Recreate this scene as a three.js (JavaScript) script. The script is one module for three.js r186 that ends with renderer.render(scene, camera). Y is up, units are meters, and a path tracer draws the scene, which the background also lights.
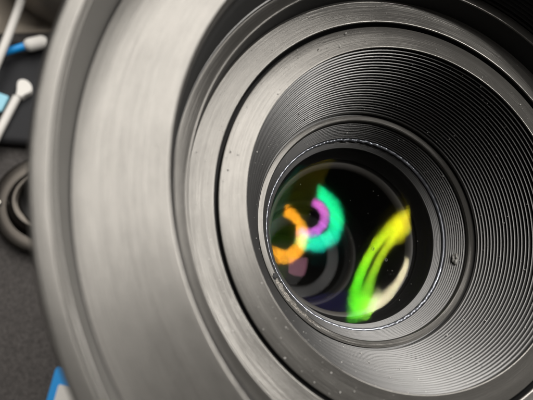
import * as THREE from 'three';
import { mergeGeometries } from 'three/addons/utils/BufferGeometryUtils.js';
import { RoundedBoxGeometry } from 'three/addons/geometries/RoundedBoxGeometry.js';
import { RectAreaLightUniformsLib } from 'three/addons/lights/RectAreaLightUniformsLib.js';

// ------------------------------------------------------------------ units
// U: radius of the funnel's mouth in metres; lens coordinates (x, y, z) have z along the optical axis, 0 at the mouth.
const U = 0.022, TABLE = -4.6;
const W3 = (x, y, z) => new THREE.Vector3(x * U, (z - TABLE) * U, -y * U);   // lens coordinates -> world, table top at y = 0
const D3 = (x, y, z) => new THREE.Vector3(x, z, -y);

// ------------------------------------------------------------------ camera, light, exposure
const scene = new THREE.Scene();
scene.background = new THREE.Color().setRGB(0.02, 0.019, 0.018);
const camera = new THREE.PerspectiveCamera(45, 4 / 3, 0.005, 20);
const eye = [-1.5114, -0.6144, 2.3718], fwd = [0.24391, 0.23747, -0.94028], up = [-0.05963, 0.97139, 0.22986];
camera.position.copy(W3(...eye));
camera.up.copy(D3(...up));
camera.lookAt(W3(eye[0] + fwd[0], eye[1] + fwd[1], eye[2] + fwd[2]));
camera.focus = 3.15 * U;
camera.userData.fStop = 28;
scene.add(camera);

const renderer = new THREE.WebGLRenderer({ antialias: true });
renderer.setSize(1024, 768);
renderer.toneMapping = THREE.LinearToneMapping;
renderer.toneMappingExposure = 0.86;
renderer.shadowMap.enabled = true;
RectAreaLightUniformsLib.init();

// the lamps: two ceiling panels overhead and an LED ring, cut open, on the bench to the right
const PANEL = { at: [-4.5, 27, 50.5], w: 0.595, h: 1.195, glow: 6.2, color: new THREE.Color().setRGB(1, 0.972, 0.935) };
const PANEL_FAR = { at: [29, 48, 49], w: 0.595, h: 1.195, glow: 7, color: new THREE.Color().setRGB(1, 0.972, 0.935) };
const RING = { at: [8.301, 2.369, 15.96], tilt: [0.188, -0.341], r: 0.904, half: 0.25, from: -82, span: 208, glow: 310, color: new THREE.Color().setRGB(1, 0.98, 0.95) };  // gap in the ring stands in for the phone blocking it

// ------------------------------------------------------------------ helpers
let seed = 7;
const rnd = () => { seed = (seed * 1664525 + 1013904223) % 4294967296; return seed / 4294967296; };
const rr = (a, b) => a + (b - a) * rnd();
function gridNoise(n, m) { const a = new Float32Array(n * m); for (let i = 0; i < a.length; i++) a[i] = rnd(); return (x, y) => {
  x = ((x % n) + n) % n; y = ((y % m) + m) % m; const i = Math.floor(x), j = Math.floor(y), fx = x - i, fy = y - j, s = fx * fx * (3 - 2 * fx), t = fy * fy * (3 - 2 * fy);
  const g = (p, q) => a[(p % n) + (q % m) * n];
  return (g(i, j) * (1 - s) + g(i + 1, j) * s) * (1 - t) + (g(i, j + 1) * (1 - s) + g(i + 1, j + 1) * s) * t; }; }
function texture(w, h, fn, srgb = false) {
  const d = new Uint8Array(w * h * 4);
  for (let j = 0; j < h; j++) for (let i = 0; i < w; i++) { const c = fn(i / w, j / h), k = (i + j * w) * 4; for (let q = 0; q < 3; q++) d[k + q] = Math.max(0, Math.min(255, 255 * (Array.isArray(c) ? c[q] : c))); d[k + 3] = 255; }
  const t = new THREE.DataTexture(d, w, h); t.wrapS = t.wrapT = THREE.RepeatWrapping; t.magFilter = THREE.LinearFilter; t.minFilter = THREE.LinearFilter;
  if (srgb) t.colorSpace = THREE.SRGBColorSpace; t.needsUpdate = true; return t;
}
/** Surface turned round the optical axis. profile: [r, z] pairs in lens units from outside in; edges sharper than crease degrees stay sharp. */
function turned(profile, { seg = 384, crease = 28, from = 0, to = Math.PI * 2, wobble } = {}) {
  const pos = [], nor = [], uv = [], idx = [], n = profile.length - 1;
  const nrm = [], len = [0];
  for (let k = 0; k < n; k++) { const [r0, z0] = profile[k], [r1, z1] = profile[k + 1], l = Math.hypot(r1 - r0, z1 - z0) || 1e-9; nrm.push([(z1 - z0) / l, -(r1 - r0) / l]); len.push(len[k] + l); }
  const cos = Math.cos(crease * Math.PI / 180), mean = (a, b) => { const x = a[0] + b[0], y = a[1] + b[1], l = Math.hypot(x, y); return [x / l, y / l]; };
  for (let k = 0; k < n; k++) {
    const dot = (a, b) => a[0] * b[0] + a[1] * b[1];
    const ends = [k > 0 && dot(nrm[k - 1], nrm[k]) > cos ? mean(nrm[k - 1], nrm[k]) : nrm[k], k < n - 1 && dot(nrm[k], nrm[k + 1]) > cos ? mean(nrm[k], nrm[k + 1]) : nrm[k]];
    const start = pos.length / 3;
    for (let e = 0; e < 2; e++) for (let i = 0; i <= seg; i++) {
      const a = from + (to - from) * i / seg; let [r, z] = profile[k + e];
      if (wobble) { const w = wobble(a, k + e); r += w[0]; z += w[1]; }
      const p = W3(r * Math.cos(a), r * Math.sin(a), z); pos.push(p.x, p.y - W3(0, 0, TABLE).y, p.z);
      const q = D3(ends[e][0] * Math.cos(a), ends[e][0] * Math.sin(a), ends[e][1]); nor.push(q.x, q.y, q.z);
      uv.push(a / (2 * Math.PI), len[k + e]);
    }
    for (let i = 0; i < seg; i++) { const a = start + i, b = a + seg + 1; idx.push(a, a + 1, b, a + 1, b + 1, b); }
  }
  const g = new THREE.BufferGeometry();
  g.setAttribute('position', new THREE.Float32BufferAttribute(pos, 3)); g.setAttribute('normal', new THREE.Float32BufferAttribute(nor, 3)); g.setAttribute('uv', new THREE.Float32BufferAttribute(uv, 2)); g.setIndex(idx);
  return g;
}
const taken = {};
const numbered = (name) => { const k = taken[name] = (taken[name] ?? -1) + 1; return k ? name + '_' + String(k).padStart(3, '0') : name; };
function part(name, geometry, material, parent) { const m = new THREE.Mesh(geometry, material); m.name = name; m.castShadow = m.receiveShadow = true; parent.add(m); return m; }
function thing(name, label, category, at, group) { const g = new THREE.Group(); g.name = numbered(name); g.userData = { label, category }; if (group) g.userData.group = group; if (at) g.position.copy(at); scene.add(g); return g; }

// ------------------------------------------------------------------ textures
const nA = gridNoise(64, 512), nB = gridNoise(16, 128), nC = gridNoise(32, 32), nD = gridNoise(256, 256), nE = gridNoise(96, 96);
const smudge = (u, v) => 0.5 * nC(u * 32, v * 32) + 0.3 * nE(u * 96, v * 96) + 0.2 * nD(u * 256, v * 256);
// lathe marks: long along the turn, fine across it
const turnBump = texture(512, 1024, (u, v) => 0.45 * nA(u * 8, v * 512) + 0.35 * nB(u * 3, v * 128) + 0.2 * nD(u * 256, v * 256)); turnBump.repeat.set(3, 1.6);
const satinRough = texture(1024, 1024, (u, v) => { let s = 0.9 + 0.09 * (smudge(u, v) - 0.5) + 0.09 * (nA(u * 4, v * 300) - 0.5); if (nD(u * 256 + 90, v * 256) > 0.975) s -= 0.2; return s; }); satinRough.repeat.set(4, 1.3);
const paintTone = texture(512, 512, (u, v) => { const s = 0.9 + 0.08 * smudge(u, v) + 0.05 * (nA(u * 3, v * 260) - 0.5); return [s, s * 0.985, s * 0.96]; }, true); paintTone.repeat.set(5, 1.7);
const scrapeTone = texture(512, 128, (u, v) => { const s = 0.55 * nD(u * 256, v * 64) + 0.45 * nE(u * 96, v * 24); return s > 0.47 ? [0.95, 0.93, 0.9] : s > 0.42 ? [0.5, 0.49, 0.47] : [0.16, 0.155, 0.15]; }, true); scrapeTone.repeat.set(14, 45);
const feltNoise = gridNoise(512, 512);
const felt = texture(1024, 1024, (u, v) => { const s = 0.35 + 0.4 * feltNoise(u * 512, v * 512) + 0.3 * nD(u * 256, v * 256) + 0.25 * (nE(u * 96, v * 96) - 0.5); return [s, s * 0.97, s * 0.95]; }, true);
const feltBump = texture(1024, 1024, (u, v) => 0.6 * feltNoise(u * 512, v * 512) + 0.4 * nD(u * 256, v * 256));

// ------------------------------------------------------------------ materials
const lin = (r, g, b) => new THREE.Color().setRGB(r, g, b);
const satin = new THREE.MeshPhysicalMaterial({ color: lin(0.2, 0.197, 0.191), map: paintTone, metalness: 0.72, roughness: 0.35, roughnessMap: satinRough, bumpMap: turnBump, bumpScale: 0.000012, ior: 1.6, side: THREE.DoubleSide });
const satinFine = satin.clone(); satinFine.roughness = 0.34;
const matteBlack = new THREE.MeshStandardMaterial({ color: lin(0.012, 0.012, 0.012), roughness: 0.62, side: THREE.DoubleSide });
const ribBlack = new THREE.MeshPhysicalMaterial({ color: lin(0.108, 0.106, 0.103), metalness: 0.75, roughness: 0.36, roughnessMap: satinRough, ior: 1.6, side: THREE.DoubleSide });
const beadMat = new THREE.MeshPhysicalMaterial({ color: lin(0.2, 0.207, 0.23), metalness: 0.6, roughness: 0.18, side: THREE.DoubleSide });
const groundGlass = new THREE.MeshStandardMaterial({ color: lin(0.08, 0.075, 0.068), roughness: 0.45, side: THREE.DoubleSide });
const deepGrey = new THREE.MeshStandardMaterial({ color: lin(0.011, 0.0105, 0.01), roughness: 0.5, side: THREE.DoubleSide });
const bareMetal = new THREE.MeshStandardMaterial({ color: lin(0.85, 0.83, 0.8), map: scrapeTone, bumpMap: scrapeTone, bumpScale: 0.00006, metalness: 0.6, roughness: 0.42, side: THREE.DoubleSide });
const coat = (r, g, b, share) => new THREE.MeshPhysicalMaterial({ color: lin(r, g, b), metalness: 1, roughness: 0.025, transparent: true, opacity: share, side: THREE.DoubleSide });

// ------------------------------------------------------------------ the bench top
{
  const g = new THREE.PlaneGeometry(1.6, 1.6, 1, 1); g.rotateX(-Math.PI / 2);
  const uv = g.attributes.uv; for (let i = 0; i < uv.count; i++) uv.setXY(i, uv.getX(i) * 1.6 / 0.03, uv.getY(i) * 1.6 / 0.03);
  const m = new THREE.MeshStandardMaterial({ color: lin(0.21, 0.203, 0.2), map: felt, bumpMap: feltBump, bumpScale: 0.00025, roughness: 0.95 });
  const mat = part('bench_mat', g, m, scene); mat.userData = { kind: 'structure', label: 'dark grey felt mat covering the work bench', category: 'mat' };
}

// ------------------------------------------------------------------ the lens
const lens = thing('camera_lens', 'large black camera lens standing on its end, seen down its ribbed front', 'camera lens');
const arc = (cr, cz, rad, a0, a1, n = 6) => Array.from({ length: n + 1 }, (_, i) => { const a = (a0 + (a1 - a0) * i / n) * Math.PI / 180; return [cr + rad * Math.cos(a), cz + rad * Math.sin(a)]; });
part('outer_barrel', turned([[1.5, TABLE + 0.002], [1.66, TABLE + 0.01], [1.7, TABLE + 0.05], [1.7, -1.2], [1.72, -1.18], [1.8, -0.6], [1.8, 0.3], [1.85, 0.42], [1.885, 0.55], [1.885, 0.765]]), satin, lens);
part('front_rim', turned([[1.885, 0.765], ...arc(1.867, 0.765, 0.018, 0, 90, 8), [1.822, 0.785], ...arc(1.82, 0.779, 0.006, 90, 170, 4), [1.812, 0.768], [1.807, 0.768], ...arc(1.803, 0.774, 0.005, 0, 180, 6)]), satinFine, lens);
part('rim_groove', turned([[1.798, 0.774], [1.792, 0.6], [1.79, 0.535], [1.788, 0.526], [1.783, 0.521]]), ribBlack, lens);
part('front_bezel', turned([[1.783, 0.521], [1.77, 0.5205], [1.6, 0.528], [1.445, 0.537], ...arc(1.434, 0.522, 0.016, 85, 185, 6)]), satin, lens);
{ // filter thread
  const p = [[1.418, 0.52], [1.418, 0.44]];
  for (let k = 0; k < 9; k++) { const z = 0.43 - k * 0.028; p.push([1.418, z], [1.4, z - 0.014], [1.418, z - 0.028]); }
  p.push([1.4, 0.172], [1.398, 0.16]);
  part('filter_thread', turned(p, { crease: 20 }), ribBlack, lens);
}
part('inner_step', turned([[1.398, 0.152], [1.385, 0.15], [1.334, 0.163], ...arc(1.326, 0.157, 0.008, 90, 180, 4)]), satinFine, lens);
part('step_wall', turned([[1.318, 0.157], [1.318, 0.008]]), matteBlack, lens);
part('clamp_ring', turned([[1.318, 0.008], [1.31, 0.001], [1.305, 0], [1.18, 0.003], ...arc(1.178, -0.004, 0.007, 90, 180, 4)]), satin, lens);
part('ring_gap', turned([[1.171, -0.004], [1.171, -0.09], [1.149, -0.09], [1.149, -0.019]]), matteBlack, lens);
part('mouth_ring', turned([...arc(1.142, -0.019, 0.007, 0, 86, 4), [1.08, -0.0065], [1.01, -0.001], ...arc(1.006, -0.006, 0.006, 90, 170, 4)]), satinFine, lens);
const RIB = [[0, 0], [0.06, 0.015], [0.14, 0.12], [0.28, 0.34], [0.45, 0.66], [0.58, 0.93], [0.67, 1], [0.78, 0.8], [0.89, 0.3], [0.96, 0.04]];   // one rib: share of the pitch, share of the depth
const ribs = (N, r0, z0, r1, z1, depth) => Array.from({ length: N * RIB.length }, (_, i) => { const k = Math.floor(i / RIB.length), [t, d] = RIB[i % RIB.length], q = (k + t) / N; return [r0 + (r1 - r0) * q + depth * d * (1 + 0.01 * Math.sin(k * 2.7)), z0 + (z1 - z0) * (q + 0.004 * Math.sin(k * 1.9) / N)]; });
part('ribbed_funnel', turned([[1.001, -0.004], ...ribs(24, 1.0, -0.008, 0.815, -0.56, 0.024), [0.815, -0.56], [0.815, -0.58], [0.832, -0.59], [0.832, -0.605], [0.803, -0.606]], { crease: 62 }), ribBlack, lens);
part('funnel_ledge', turned([[0.803, -0.606], [0.803, -0.595], ...arc(0.798, -0.594, 0.005, 0, 86, 3), [0.782, -0.588], [0.768, -0.587], [0.762, -0.592], [0.759, -0.614]]), satinFine, lens);
part('inner_ribs', turned([...ribs(9, 0.758, -0.618, 0.7, -0.765, 0.014), [0.7, -0.765], [0.702, -0.775], [0.702, -0.79]], { crease: 62 }), ribBlack, lens);
{ // polished bead that holds the glass, its lacquer uneven
  const w = (a) => { const e = (0.15 + 1.1 * nC(5 + 3 * Math.cos(a), 5 + 3 * Math.sin(a)) ** 2) * (1 - 0.85 * Math.exp(-((Math.atan2(Math.sin(a + 0.1), Math.cos(a + 0.1)) / 0.5) ** 2))); return [e * (0.0024 * Math.sin(a * 57 + 3 * Math.sin(a * 5)) + 0.001 * Math.sin(a * 131 + 1)), e * 0.0024 * Math.sin(a * 63 + 2 * Math.sin(a * 7))]; };
  const bead = turned(arc(0.695, -0.795, 0.0125, 30, 225, 10), { seg: 1100, crease: 180, wobble: w });
  { // normals of the uneven bead, smooth across the seam of every strip
    const p = bead.attributes.position, n = bead.attributes.normal, row = 1101, v = (k, i) => new THREE.Vector3().fromBufferAttribute(p, k * row + i), rows = p.count / row;
    for (let k = 0; k < rows; k += 2) for (let e = 0; e < 2; e++) for (let i = 0; i < row; i++) {
      const lo = Math.max(0, k + e - (e ? 1 : k ? 2 : 0)), hi = Math.min(rows - 1, k + e + (e ? (k + 2 < rows ? 2 : 0) : 1));
      const q = v(lo, i).sub(v(hi, i)), t = v(k + e, i < row - 1 ? i + 1 : 1).sub(v(k + e, i > 0 ? i - 1 : row - 2)), c = t.cross(q).normalize(), o = new THREE.Vector3().fromBufferAttribute(n, (k + e) * row + i);
      if (c.dot(o) < 0) c.negate(); n.setXYZ((k + e) * row + i, c.x, c.y, c.z);
    }
  }
  part('retaining_bead', bead, beadMat, lens);
  part('retaining_ring', turned([...ribs(5, 0.684, -0.806, 0.655, -0.862, 0.009), [0.655, -0.862], [0.655, -0.89]], { crease: 62 }), ribBlack, lens);
}
// inside, behind the first glass
part('inner_barrel', turned([[0.655, -0.89], [0.648, -0.91], [0.64, -0.93], [0.625, -1.02], [0.618, -1.03], [0.618, -1.06], [0.605, -1.08]]), deepGrey, lens);
part('glass_seat', turned([[0.605, -1.08], [0.592, -1.085], [0.574, -1.11], [0.57, -1.14]], { crease: 50 }), groundGlass, lens);
part('dark_tube', turned([[0.57, -1.14], [0.578, -1.2], [0.574, -1.6], [0.562, -1.78], [0.55, -1.85], [0.5, -1.95]]), matteBlack, lens);
part('rear_seat', turned([[0.5, -1.95], [0.492, -1.953], [0.478, -1.98], [0.474, -2.03]], { crease: 50 }), groundGlass, lens);
part('rear_tube', turned([[0.474, -2.03], [0.44, -2.06], [0.42, -2.12], [0.42, -2.18], [0.33, -2.19], [0.31, -2.2], [0.3, -2.23], [0.3, -2.86], [0.0001, -2.87]]), deepGrey, lens);
// glass elements, each a stack of coated surfaces
// toric lens surface: z = apex - k/2 (p - p0)^2 - k2/2 q^2 across the axis that leans by phi
function cylinderCap(zv, k, k2, p0, phi, rim, tint, nr = 40, na = 160) {
  const pos = [], nor = [], col = [], idx = [], c = Math.cos(phi), s = Math.sin(phi);
  for (let i = 0; i <= nr; i++) for (let j = 0; j <= na; j++) {
    const r = rim * Math.max(1e-4, i / nr), a = j / na * Math.PI * 2, x = r * Math.cos(a), y = r * Math.sin(a), p = x * c + y * s - p0, q = -x * s + y * c;
    const w = W3(x, y, zv - 0.5 * k * p * p - 0.5 * k2 * q * q), n = D3(k * p * c - k2 * q * s, k * p * s + k2 * q * c, 1).normalize(); pos.push(w.x, w.y, w.z); nor.push(n.x, n.y, n.z); col.push(...tint(p, q));
    if (i < nr && j < na) { const o = i * (na + 1) + j, e = o + na + 1; idx.push(o, e, o + 1, o + 1, e, e + 1); }
  }
  const g = new THREE.BufferGeometry(); g.setAttribute('position', new THREE.Float32BufferAttribute(pos, 3)); g.setAttribute('normal', new THREE.Float32BufferAttribute(nor, 3)); g.setAttribute('color', new THREE.Float32BufferAttribute(col, 3)); g.setIndex(idx); return g;
}
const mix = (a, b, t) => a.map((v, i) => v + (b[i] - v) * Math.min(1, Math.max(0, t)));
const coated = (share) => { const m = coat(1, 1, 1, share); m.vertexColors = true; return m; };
// interference coating: hue shifts of the reflections painted into its vertex colours
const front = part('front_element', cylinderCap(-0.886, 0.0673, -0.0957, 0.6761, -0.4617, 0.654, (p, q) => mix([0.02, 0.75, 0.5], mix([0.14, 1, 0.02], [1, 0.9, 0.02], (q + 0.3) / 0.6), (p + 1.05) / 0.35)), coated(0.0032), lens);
part('extra_surface', cylinderCap(-0.93, 0.1042, -0.0917, 0.7454, -0.4814, 0.64, (p, q) => mix([0.3, 1, 0.04], [1, 0.8, 0.02], (q + 0.3) / 0.6)), coated(0.0024), front);  // extra coated surface, added to widen the green reflection
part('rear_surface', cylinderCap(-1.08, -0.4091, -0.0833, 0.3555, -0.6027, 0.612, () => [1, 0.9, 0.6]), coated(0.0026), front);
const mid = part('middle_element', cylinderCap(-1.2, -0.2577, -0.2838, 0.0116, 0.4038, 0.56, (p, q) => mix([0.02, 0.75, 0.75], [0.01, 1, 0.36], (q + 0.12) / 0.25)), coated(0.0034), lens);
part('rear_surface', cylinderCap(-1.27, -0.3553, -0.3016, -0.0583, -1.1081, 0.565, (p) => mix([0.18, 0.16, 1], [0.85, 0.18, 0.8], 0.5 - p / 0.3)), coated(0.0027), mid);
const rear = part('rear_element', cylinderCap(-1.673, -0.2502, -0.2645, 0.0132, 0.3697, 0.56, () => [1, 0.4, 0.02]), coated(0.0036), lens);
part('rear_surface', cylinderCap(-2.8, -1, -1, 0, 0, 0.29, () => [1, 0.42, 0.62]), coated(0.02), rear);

// wear: a scraped edge, a chip, a drop of glue and dust
{
  const w = (a, k) => { const n = nE(a * 40 + 9, k * 7 + 3) - 0.5, m = nE(a * 130, k * 5) - 0.5; return [(k ? -1 : 1) * (0.012 * n + 0.006 * m), 0.004 * m]; };
  const fade = (a) => Math.min(1, Math.max(0, (a + 153 * Math.PI / 180) / 0.06)) * Math.min(1, Math.max(0, (-122 * Math.PI / 180 - a) / 0.12));
  part('scraped_edge', turned([[0.79, -0.589], [0.779, -0.5875], [0.768, -0.5865]], { seg: 260, from: -153 * Math.PI / 180, to: -122 * Math.PI / 180, wobble: (a, k) => { const q = w(a, k); return [(k === 0 ? q[0] - 0.008 * (1 - fade(a)) : k === 2 ? q[0] + 0.008 * (1 - fade(a)) : 0), q[1] + 0.002]; } }), bareMetal, lens);
  const chip = new THREE.IcosahedronGeometry(0.014 * U, 2), p = chip.attributes.position; for (let i = 0; i < p.count; i++) { const f = 0.7 + 0.6 * nC(p.getX(i) / U * 900 + 5, p.getZ(i) / U * 900); p.setXYZ(i, p.getX(i) * f * 1.1, p.getY(i) * 0.35, p.getZ(i) * f * 1.5); } chip.computeVertexNormals();
  const c = part('paint_chip', chip, matteBlack, lens), ca = -152.5 * Math.PI / 180; c.position.copy(W3(0.775 * Math.cos(ca), 0.775 * Math.sin(ca), -0.586));
  const drop = new THREE.TorusGeometry(0.018 * U, 0.013 * U, 14, 40), ga = -15.6 * Math.PI / 180, glue = new THREE.MeshPhysicalMaterial({ color: lin(0.26, 0.25, 0.23), roughness: 0.3 });
  { const q = drop.attributes.position; for (let i = 0; i < q.count; i++) { const a = Math.atan2(q.getY(i), q.getX(i)), f = 1 + 0.16 * Math.sin(a * 2 + 1) + 0.1 * Math.sin(a * 5); q.setXYZ(i, q.getX(i) * f * 1.25, q.getY(i) * f * 0.9, q.getZ(i) * (0.8 + 0.3 * Math.sin(a * 3))); } drop.computeVertexNormals(); }
  const d = part('glue_drop', drop, glue, lens); d.position.copy(W3(0.728 * Math.cos(ga), 0.728 * Math.sin(ga), -0.685)); d.lookAt(d.position.clone().add(D3(-Math.cos(ga), -Math.sin(ga), 0.6)));
  const lint = [], tmp = new THREE.Object3D();
  const spot = (r, z, a, size) => { const g = new THREE.IcosahedronGeometry(size * U, 1); tmp.position.copy(W3(r * Math.cos(a), r * Math.sin(a), z)); tmp.rotation.set(rr(0, 6), rr(0, 6), rr(0, 6)); tmp.scale.set(rr(0.6, 1.5), rr(0.5, 1), rr(0.6, 1.8)); tmp.updateMatrix(); lint.push(g.applyMatrix4(tmp.matrix)); };
  const size = () => 0.0016 + 0.003 * rnd() ** 3;
  for (let k = 0; k < 90; k++) spot(rr(1.02, 1.14), 0.0005, rr(0, 6.283), size());
  for (let k = 0; k < 90; k++) spot(rr(1.18, 1.3), 0.003, rr(0, 6.283), size());
  for (let k = 0; k < 170; k++) { const t = rnd(); spot(1.0 - 0.185 * t + 0.002, -0.006 - 0.554 * t, rr(0, 6.283), size()); }
  for (let k = 0; k < 40; k++) { const t = rnd(); spot(0.758 - 0.058 * t, -0.618 - 0.147 * t, rr(0, 6.283), size()); }
  for (let k = 0; k < 26; k++) spot(rr(0.77, 0.8), -0.595, rr(0, 6.283), size());
  for (let k = 0; k < 10; k++) spot(rr(1.45, 1.72), 0.534, rr(1.5, 4.8), size() * 0.7);
  for (let k = 0; k < 34; k++) { const r = 0.6 * Math.sqrt(rnd()); spot(r, -0.889 + 0.03 * r * r, rr(0, 6.283), 0.0012 + 0.0016 * rnd() ** 3); }
  for (const [x, y, r] of [[0.155, -0.115, 0.011], [0.255, -0.194, 0.009]]) { const b = part('dried_droplet', new THREE.TorusGeometry(r * U, 0.0028 * U, 8, 28), new THREE.MeshPhysicalMaterial({ color: lin(0.03, 0.035, 0.02), roughness: 0.2 }), lens); b.rotation.x = Math.PI / 2; b.position.copy(W3(x, y, -0.888)); }
  const dust = part('dust', mergeGeometries(lint), new THREE.MeshStandardMaterial({ color: lin(0.55, 0.53, 0.5), roughness: 0.9 }), lens); dust.userData.kind = 'stuff';
}

// ------------------------------------------------------------------ things lying on the bench behind the lens
const V = 0.0329;   // size unit of the things on the bench
const tube = (pts, r, seg = 60) => new THREE.TubeGeometry(new THREE.CatmullRomCurve3(pts), seg, r * V, 14);
{ // black pouch
  const g = new RoundedBoxGeometry(2.5 * V, 0.14 * V, 1.02 * V, 6, 0.06 * V), p = g.attributes.position;
  for (let i = 0; i < p.count; i++) if (p.getY(i) > 0) p.setY(i, p.getY(i) * (0.8 + 0.4 * nC(p.getX(i) / V * 3 + 9, p.getZ(i) / V * 3 + 4)));
  g.computeVertexNormals();
  const m = part('cloth_pouch', g, new THREE.MeshStandardMaterial({ color: lin(0.014, 0.014, 0.016), roughness: 0.75, bumpMap: feltBump, bumpScale: 0.0001 }), scene);
  m.position.copy(W3(-4.03, 2.43, TABLE + 0.109)); m.userData = { label: 'smooth black cloth pouch lying under the two white swabs', category: 'pouch' };
}
{ // steel flange
  const o = thing('metal_flange', 'round brushed steel flange with a screw, half hidden behind the lens rim', 'flange', W3(-2.78, 0.86, TABLE));
  o.scale.setScalar(0.9);
  const steel = new THREE.MeshPhysicalMaterial({ color: lin(0.06, 0.053, 0.045), metalness: 0.85, roughness: 0.26, roughnessMap: satinRough, side: THREE.DoubleSide });
  const L = (pts) => new THREE.LatheGeometry(pts.map(([a, b]) => new THREE.Vector2(a * V, b * V)), 96);
  part('plate', L([[0.36, 0.14], [0.4, 0.14], [0.47, 0.14], [0.49, 0.13], [0.5, 0.11], [0.5, 0.004], [0.3, 0.004]].reverse()), steel, o);
  part('collar', L([[0.2, 0.02], [0.2, 0.28], [0.22, 0.31], [0.26, 0.32], [0.29, 0.31], [0.31, 0.28], [0.33, 0.2], [0.36, 0.14]].reverse()), steel, o);
  part('bore', L([[0.0001, 0.04], [0.2, 0.04]]), deepGrey, o);
  const s = part('screw', L([[0.0001, 0.03], [0.022, 0.03], [0.036, 0.018], [0.04, 0.002]]), new THREE.MeshStandardMaterial({ color: lin(0.5, 0.47, 0.42), metalness: 0.9, roughness: 0.25, side: THREE.DoubleSide }), o); s.position.set(-0.43 * V, 0.14 * V, 0.02 * V);
}
const whiteFoam = new THREE.MeshStandardMaterial({ color: lin(0.78, 0.75, 0.7), roughness: 0.9 }), whitePlastic = new THREE.MeshPhysicalMaterial({ color: lin(0.74, 0.71, 0.66), roughness: 0.45 }), bluePlastic = new THREE.MeshPhysicalMaterial({ color: lin(0.005, 0.3, 0.75), roughness: 0.4 });
{ // blue stick with a white head
  const o = thing('cleaning_swab', 'cleaning swab with bright blue stick and fat white head', 'swab');
  part('stick', tube([W3(-5.07, 2.33, TABLE + 0.387), W3(-4.18, 2.62, TABLE + 0.374), W3(-3.53, 2.87, TABLE + 0.374), W3(-3.20, 3.04, TABLE + 0.374)], 0.034), bluePlastic, o);
  const h = part('head', new THREE.CapsuleGeometry(0.06 * V, 0.1 * V, 10, 24), whiteFoam, o); const a = W3(-3.24, 3.01, TABLE + 0.387), b = W3(-2.96, 3.14, TABLE + 0.387);
  h.position.copy(a.clone().add(b).multiplyScalar(0.5)); h.quaternion.setFromUnitVectors(new THREE.Vector3(0, 1, 0), b.clone().sub(a).normalize());
}
{ // white paddle swab
  const o = thing('paddle_swab', 'white swab with a flat flared tip lying on black cloth', 'swab');
  const sh = new THREE.Shape(); sh.moveTo(-0.035, -0.1); sh.bezierCurveTo(-0.05, 0, -0.1, 0.03, -0.1, 0.1); sh.bezierCurveTo(-0.08, 0.18, 0.06, 0.16, 0.1, 0.06); sh.bezierCurveTo(0.12, 0.0, 0.05, -0.02, 0.035, -0.1); sh.closePath();
  const g = new THREE.ExtrudeGeometry(sh, { depth: 0.05, bevelEnabled: true, bevelSize: 0.015, bevelThickness: 0.015, bevelSegments: 3 }); g.rotateX(-Math.PI / 2); g.scale(V, V, V);
  const t = part('tip', g.scale(0.62, 1, 0.62), whiteFoam, o); t.position.copy(W3(-3.21, 2.39, TABLE + 0.242)); t.rotation.y = -0.35;
  part('handle', tube([W3(-3.27, 2.29, TABLE + 0.302), W3(-3.36, 2.02, TABLE + 0.290), W3(-3.48, 1.65, TABLE + 0.266), W3(-3.66, 1.12, TABLE + 0.145)], 0.036), whitePlastic, o);
}
{
  const m = part('pale_blue_tab', new RoundedBoxGeometry(0.3 * V, 0.05 * V, 0.17 * V, 4, 0.02 * V), new THREE.MeshStandardMaterial({ color: lin(0.3, 0.6, 0.72), roughness: 0.6 }), scene);
  m.position.copy(W3(-3.62, 2.24, TABLE + 0.266)); m.rotation.y = -0.3; m.userData = { label: 'pale blue plastic tab beside the flared white swab', category: 'tab' };
}
{
  const m = part('white_cable', tube([W3(-3.16, 4.19, TABLE + 0.821), W3(-3.29, 3.58, TABLE + 0.628), W3(-3.37, 3.23, TABLE + 0.568), W3(-3.47, 2.82, TABLE + 0.519), W3(-3.66, 2.24, TABLE + 0.423), W3(-4.03, 1.65, TABLE + 0.362)], 0.036), whitePlastic, scene);
  m.userData = { label: 'thin white cable running across the far corner of the bench', category: 'cable' };
}
{
  const o = thing('metal_jar', 'grey brushed metal jar in the far corner behind the cable', 'jar', W3(-2.61, 4.85, TABLE));
  const steel = new THREE.MeshPhysicalMaterial({ color: lin(0.42, 0.38, 0.33), metalness: 0.5, roughness: 0.42, roughnessMap: satinRough, side: THREE.DoubleSide });
  const L = (pts) => new THREE.LatheGeometry(pts.map(([a, b]) => new THREE.Vector2(a * V, b * V)), 128);
  part('body', L([[0.8, 0.003], [0.86, 0.02], [0.88, 0.08], [0.88, 0.5], [0.86, 0.53]]), steel, o);
  part('lid', L([[0.86, 0.53], [0.91, 0.54], [0.92, 0.58], [0.92, 0.7], [0.89, 0.74], [0.6, 0.75], [0.58, 0.72], [0.0001, 0.72]]), steel, o);
}
{
  const m = part('paper_sheet', new RoundedBoxGeometry(1.5 * V, 0.012 * V, 0.75 * V, 2, 0.004 * V), new THREE.MeshStandardMaterial({ color: lin(0.36, 0.31, 0.25), roughness: 0.9 }), scene);
  m.position.copy(W3(-3.96, 3.88, TABLE + 0.011)); m.rotation.y = 0.2; m.userData = { label: 'beige sheet of paper beneath the white cable', category: 'paper' };
}
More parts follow.
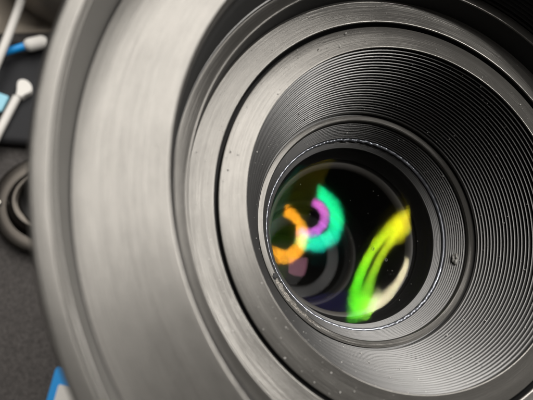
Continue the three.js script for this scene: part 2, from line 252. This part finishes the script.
{
  const o = thing('blue_bordered_card', 'white card with a bright blue border beside the lens foot', 'card', W3(-2.23, -2.01, TABLE));
  o.rotation.y = -0.18;
  const rect = (w, h, r) => { const s = new THREE.Shape(); s.moveTo(-w + r, -h); s.lineTo(w - r, -h); s.quadraticCurveTo(w, -h, w, -h + r); s.lineTo(w, h - r); s.quadraticCurveTo(w, h, w - r, h); s.lineTo(-w + r, h); s.quadraticCurveTo(-w, h, -w, h - r); s.lineTo(-w, -h + r); s.quadraticCurveTo(-w, -h, -w + r, -h); return s; };
  const slab = (w, h, r, d) => { const g = new THREE.ExtrudeGeometry(rect(w, h, r), { depth: d, bevelEnabled: false, curveSegments: 8 }); g.rotateX(-Math.PI / 2); g.scale(V, V, V); return g; };
  part('border', slab(0.26, 0.5, 0.05, 0.02), bluePlastic, o).position.y = 0.004 * V;
  part('panel', slab(0.2, 0.36, 0.02, 0.006), whitePlastic, o).position.y = 0.025 * V;
}

// ------------------------------------------------------------------ lamps
{
  const at = W3(...RING.at), l = new THREE.Vector3(...RING.at), n = l.clone().normalize().negate().add(new THREE.Vector3(RING.tilt[0], RING.tilt[1], 0)).normalize(), nw = D3(n.x, n.y, n.z);
  const lamp = thing('ring_lamp', 'round bench lamp with white LEDs, cut open where a phone would block it, beside the lens', 'lamp', at);
  const ex = new THREE.Vector3(0, 1, 0).cross(n).normalize(), ey = n.clone().cross(ex);
  lamp.quaternion.setFromRotationMatrix(new THREE.Matrix4().makeBasis(D3(ex.x, ex.y, ex.z), D3(ey.x, ey.y, ey.z), nw));
  const a0 = RING.from * Math.PI / 180, span = RING.span * Math.PI / 180;
  const ri = (RING.r - RING.half) * U, ro = (RING.r + RING.half) * U;
  const white = new THREE.MeshStandardMaterial({ color: lin(0.7, 0.7, 0.68), roughness: 0.5, side: THREE.DoubleSide });
  const housing = new THREE.LatheGeometry([[ri - 0.004, 0], [ri - 0.004, -0.02], [ro + 0.004, -0.02], [ro + 0.004, 0], [ro, 0], [ro, -0.004], [ri, -0.004], [ri, 0], [ri - 0.004, 0]].map(([a, b]) => new THREE.Vector2(a, b)), 96, a0 + Math.PI / 2, span); housing.rotateX(Math.PI / 2);
  part('housing', housing, white, lamp);
  const glow = new THREE.MeshStandardMaterial({ color: lin(0.8, 0.8, 0.8), emissive: RING.color, emissiveIntensity: 1.5, roughness: 0.6 });
  const disc = new THREE.RingGeometry(ri, ro, 96, 1, a0, span); disc.translate(0, 0, -0.0035);
  part('led_ring', disc, glow, lamp);
  const N = 48;
  for (let k = 0; k < N; k++) {
    const a = a0 + (k + 0.5) / N * span, q = new THREE.RectAreaLight(RING.color, RING.glow, span * RING.r * U / N * 1.05, 2 * RING.half * U);
    q.position.set(Math.cos(a) * RING.r * U, Math.sin(a) * RING.r * U, -0.002);
    q.rotation.set(0, Math.PI, 0); q.rotateZ(Math.PI / 2 - a); lamp.add(q);
  }
  // arm and foot on the bench
  const back = nw.clone().multiplyScalar(-0.015), inv = lamp.quaternion.clone().invert();
  const loc = (x, y, z) => new THREE.Vector3(x - at.x, y - at.y, z - at.z).applyQuaternion(inv);
  const curve = new THREE.CatmullRomCurve3([new THREE.Vector3(ro + 0.003, 0, -0.012), loc(at.x + 0.12, at.y + 0.06, at.z), loc(at.x + 0.22, at.y - 0.02, at.z), loc(at.x + 0.24, 0.02, at.z)]);
  part('arm', new THREE.TubeGeometry(curve, 40, 0.006, 10), white, lamp);
  const foot = new THREE.CylinderGeometry(0.06, 0.065, 0.02, 48), fm = part('foot', foot, white, lamp); fm.position.copy(loc(at.x + 0.24, 0.0101, at.z)); fm.quaternion.copy(inv);
}
for (const [P, label] of [[PANEL, 'ceiling light panel with warm white diffuser right above the lens'], [PANEL_FAR, 'dimmer ceiling light panel farther off, beyond the lens']]) {
  const at = W3(...P.at), lamp = thing('ceiling_light', label, 'ceiling light', at, 'ceiling light panels');
  lamp.up.copy(D3(0, 1, 0)); lamp.lookAt(W3(0, 0, 0));
  const white = new THREE.MeshStandardMaterial({ color: lin(0.7, 0.7, 0.68), roughness: 0.5 });
  const f = 0.03, bars = [[P.w / 2 + f / 2, 0, f, P.h + 2 * f], [-P.w / 2 - f / 2, 0, f, P.h + 2 * f], [0, P.h / 2 + f / 2, P.w, f], [0, -P.h / 2 - f / 2, P.w, f]];
  part('frame', mergeGeometries(bars.map(([x, y, w, h]) => new THREE.BoxGeometry(w, h, 0.03).translate(x, y, -0.01))), white, lamp);
  const glow = new THREE.MeshStandardMaterial({ color: lin(0.8, 0.8, 0.8), emissive: P.color, emissiveIntensity: 1, roughness: 0.7 });
  part('diffuser', new THREE.BoxGeometry(P.w, P.h, 0.008).translate(0, 0, -0.012), glow, lamp);
  const q = new THREE.RectAreaLight(P.color, P.glow, P.w, P.h); q.position.set(0, 0, 0.004); q.rotation.set(0, Math.PI, 0); lamp.add(q);
}
renderer.render(scene, camera);
